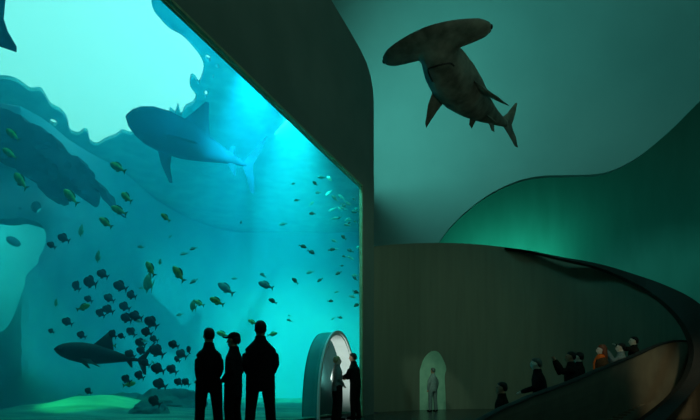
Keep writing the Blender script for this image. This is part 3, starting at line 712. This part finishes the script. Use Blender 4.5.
RP = [
 ('dark-haired person lowest on the stairs, only head and shoulders showing', 502, 9.6, -.80, R(80), dict(H=1.72, top='cloth_dark', hair='hair_black', pose='down')),
 ('grey-haired person in a dark jacket leaning on the stair parapet', 541, 9.9, -.34, R(70), dict(H=1.74, top='cloth_black', hair='hair_grey', skin='skin_pale', pose='rail', lean=.12)),
 ('person raising both hands to the face for a photo on the stairs', 571, 10.7, -.10, R(80), dict(H=1.68, top='cloth_dark', hair='hair_black', pose='photo', skin='skin')),
 ('dark-haired person right behind the one taking a photo', 579, 11.2, -.06, R(60), dict(H=1.66, top='cloth_dark', hair='hair_black', pose='down', skin='skin_pale')),
 ('person with long auburn hair, orange scarf and brown coat on the stairs', 602, 11.85, .12, R(75), dict(H=1.70, top='cloth_brown', hair='hair_brown', skin='skin_pale', hairstyle='long', scarf='cloth_orange', pose='down', bulk=1.15)),
 ('person in a grey top with dark hair, just above the orange scarf', 621, 12.4, .25, R(70), dict(H=1.66, top='cloth_grey', hair='hair_black', pose='photo', skin='skin_pale')),
 ('topmost standing person on the stairs, one arm raised forward', 634, 12.9, .42, R(80), dict(H=1.70, top='cloth_dark', hair='hair_black', pose='point', skin='skin_pale')),
 ('pale small figure farthest up the stairs, head just over the parapet', 651, 13.6, .10, R(80), dict(H=1.55, top='cloth_grey', hair='hair_grey', pose='down', skin='skin_pale')),
]
for lb,px,d,z,rz,kw in RP:
    kw = dict(kw); person(lb, at(px,d,z), rz, kw.pop('H'), kw.pop('top'), 'cloth_dark', kw.pop('hair'), vox=.016, hem=.82, **kw)

# panel painted as the arch's reflected light on the drum, plus an added figure
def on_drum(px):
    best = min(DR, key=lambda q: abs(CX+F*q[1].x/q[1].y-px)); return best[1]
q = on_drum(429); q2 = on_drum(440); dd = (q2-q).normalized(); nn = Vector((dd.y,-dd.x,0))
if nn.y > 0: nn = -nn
ni = empty('arch_glow_patch', q+nn*.05); tag(ni,'pale green panel painted as the arch light reflected on the dark curved wall','arch_glow')
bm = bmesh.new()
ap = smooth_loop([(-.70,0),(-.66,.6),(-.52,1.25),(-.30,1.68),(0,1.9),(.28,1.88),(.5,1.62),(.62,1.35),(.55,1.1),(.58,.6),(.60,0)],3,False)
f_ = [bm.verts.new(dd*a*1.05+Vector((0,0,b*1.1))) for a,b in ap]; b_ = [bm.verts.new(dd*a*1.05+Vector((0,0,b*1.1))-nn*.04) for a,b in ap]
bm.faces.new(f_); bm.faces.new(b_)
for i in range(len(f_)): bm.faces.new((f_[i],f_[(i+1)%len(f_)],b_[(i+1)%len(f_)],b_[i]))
link('arch_glow_panel', bm, M['arch_glow'], ni, False)
person('figure added as the reflected person in the pale arch glow on the curved wall', at(433,16.6), R(30), 1.45, 'cloth_grey','cloth_grey','hair_grey','skin', pose='down', vox=.018)

# ================================================================ LIGHT
def area(name, loc, target, sx, sy, power, c, spread=180):
    l = bpy.data.lights.new(name,'AREA'); l.shape='RECTANGLE'; l.size=sx; l.size_y=sy; l.energy=power; l.color=c; l.spread=math.radians(spread)
    o = bpy.data.objects.new(name,l); col.objects.link(o); o.location=loc
    o.rotation_euler=(Vector(target)-Vector(loc)).to_track_quat('-Z','Y').to_euler(); return o
def spot(name, loc, target, power, c, size, blend=.6, rad=.1):
    l = bpy.data.lights.new(name,'SPOT'); l.energy=power; l.color=c; l.spot_size=math.radians(size); l.spot_blend=blend; l.shadow_soft_size=rad
    o = bpy.data.objects.new(name,l); col.objects.link(o); o.location=loc
    o.rotation_euler=(Vector(target)-Vector(loc)).to_track_quat('-Z','Y').to_euler(); return o
area('tank_fill_light', gp(4.5,8.6,-1.2), gp(4.5,2,-12), 6, 1.2, 260, (.03,.8,1))  # unseen source added behind the bulkhead, with the next, to brighten the water
area('tank_fill_light', gp(1.8,8.6,-1.2), gp(1.2,1,-8), 2, 1.2, 200, (.04,1,.78))
spot('tank_fill_spot', gp(2.4,8.6,-.8), (-3,29.5,1.2), 50000, (.03,1,.83), 44, 1, .05)  # spots added out of sight to lift the tank's back wall and rock
spot('tank_fill_spot', gp(4.0,8.6,-.8), (-7,29.5,2.0), 34000, (.02,.84,1), 48, 1, .05)
spot('tank_fill_spot', gp(5.6,8.6,-.8), (-9.5,25,4), 1500, (.02,.62,1), 44, 1, .05)
area('cave_fill_light', (-17.5,17.5,9.6), (-17,21,4), 5, .8, 600, (.06,.85,.9))  # hidden fill added so the cliff opening reads bright
spot('sand_fill_spot', (-11,9.5,8.5), (-7.0,13.9,.2), 13000, (.05,1,.42), 17)  # added off-frame to make the green glow on the sand
area('cove_lamp_and_fill', P(512,262,25.8), P(502,236,28.6), 5, .4, 85, (.05,1,.68), 150)
area('cove_lamp_and_fill', P(610,300,21.5), P(640,180,26), 8, .4, 55, (.05,1,.78), 150)  # second strip added to lift the right of the far wall
area('vault_fill_light', (-1.5,17,11.2), P(440,190,20), 3, 3, 590, (.16,1,.90))  # added above the tank roof, out of view, to wash the vault
area('hall_fill_light', (16,4,10), (-1,10,8), 4, 4, 140, (.25,1,.88))  # unseen fills, this and the next, added to raise the dark hall
area('hall_fill_light', (3,2,14), (4,14,3), 4, 4, 120, (.5,1,.75))
spot('sculpture_fill_spot', (2.2,2.5,2.2), (1.6,7.3,5.4), 150, (.6,1,.78), 36, 1, .3)  # added from below so the hammerhead's belly is not black
spot('drum_fill_spot', (1.5,6,9), P(440,330,17), 950, (.48,1,.66), 46, 1.0, .4)  # green wash added on the drum from an unseen source
spot('ramp_lamp', (6.0,5,5), P(664,378,12.4), 1100, (1,.88,.52), 17, 1.0, .3)
spot('stair_fill_spot', (4.5,6,4.5), P(606,352,11.8), 170, (1,.9,.7), 15, 1.0, .2)  # warm fill added on the stair people
spot('arch_glow_spot', (-.2,10.5,6.0), P(428,372,17), 420, (.6,1,.72), 13, .5, .1)  # added to brighten the painted arch glow
spot('alcove_fill_spot', gp(2.3,1.0,-.12), gp(.7,1.5,-.15), 60, (.85,1,.95), 90, .8, .1)  # added inside the arch to brighten its right lining
wd = bpy.data.worlds.new('ambient_fill'); S.world = wd; wd.use_nodes=True  # faint teal ambient light added as fill
wd.node_tree.nodes['Background'].inputs['Color'].default_value=(.02,.05,.045,1); wd.node_tree.nodes['Background'].inputs['Strength'].default_value=.3

cam = bpy.data.cameras.new('camera'); co = bpy.data.objects.new('camera',cam); col.objects.link(co); S.camera=co
co.location=(0,0,EYE); co.rotation_euler=(math.pi/2,0,0); cam.sensor_width=36; cam.lens=36*F/700; cam.shift_y=(HY-210)/700; cam.clip_end=200
S.view_settings.view_transform='Standard'; S.view_settings.look='None'; S.view_settings.exposure=0; S.view_settings.gamma=1; S.view_settings.use_curve_mapping=False
try:
    S.cycles.volume_bounces=1; S.cycles.max_bounces=8; S.cycles.transparent_max_bounces=12
    S.cycles.use_denoising=True; S.cycles.sample_clamp_indirect=4
except Exception: pass
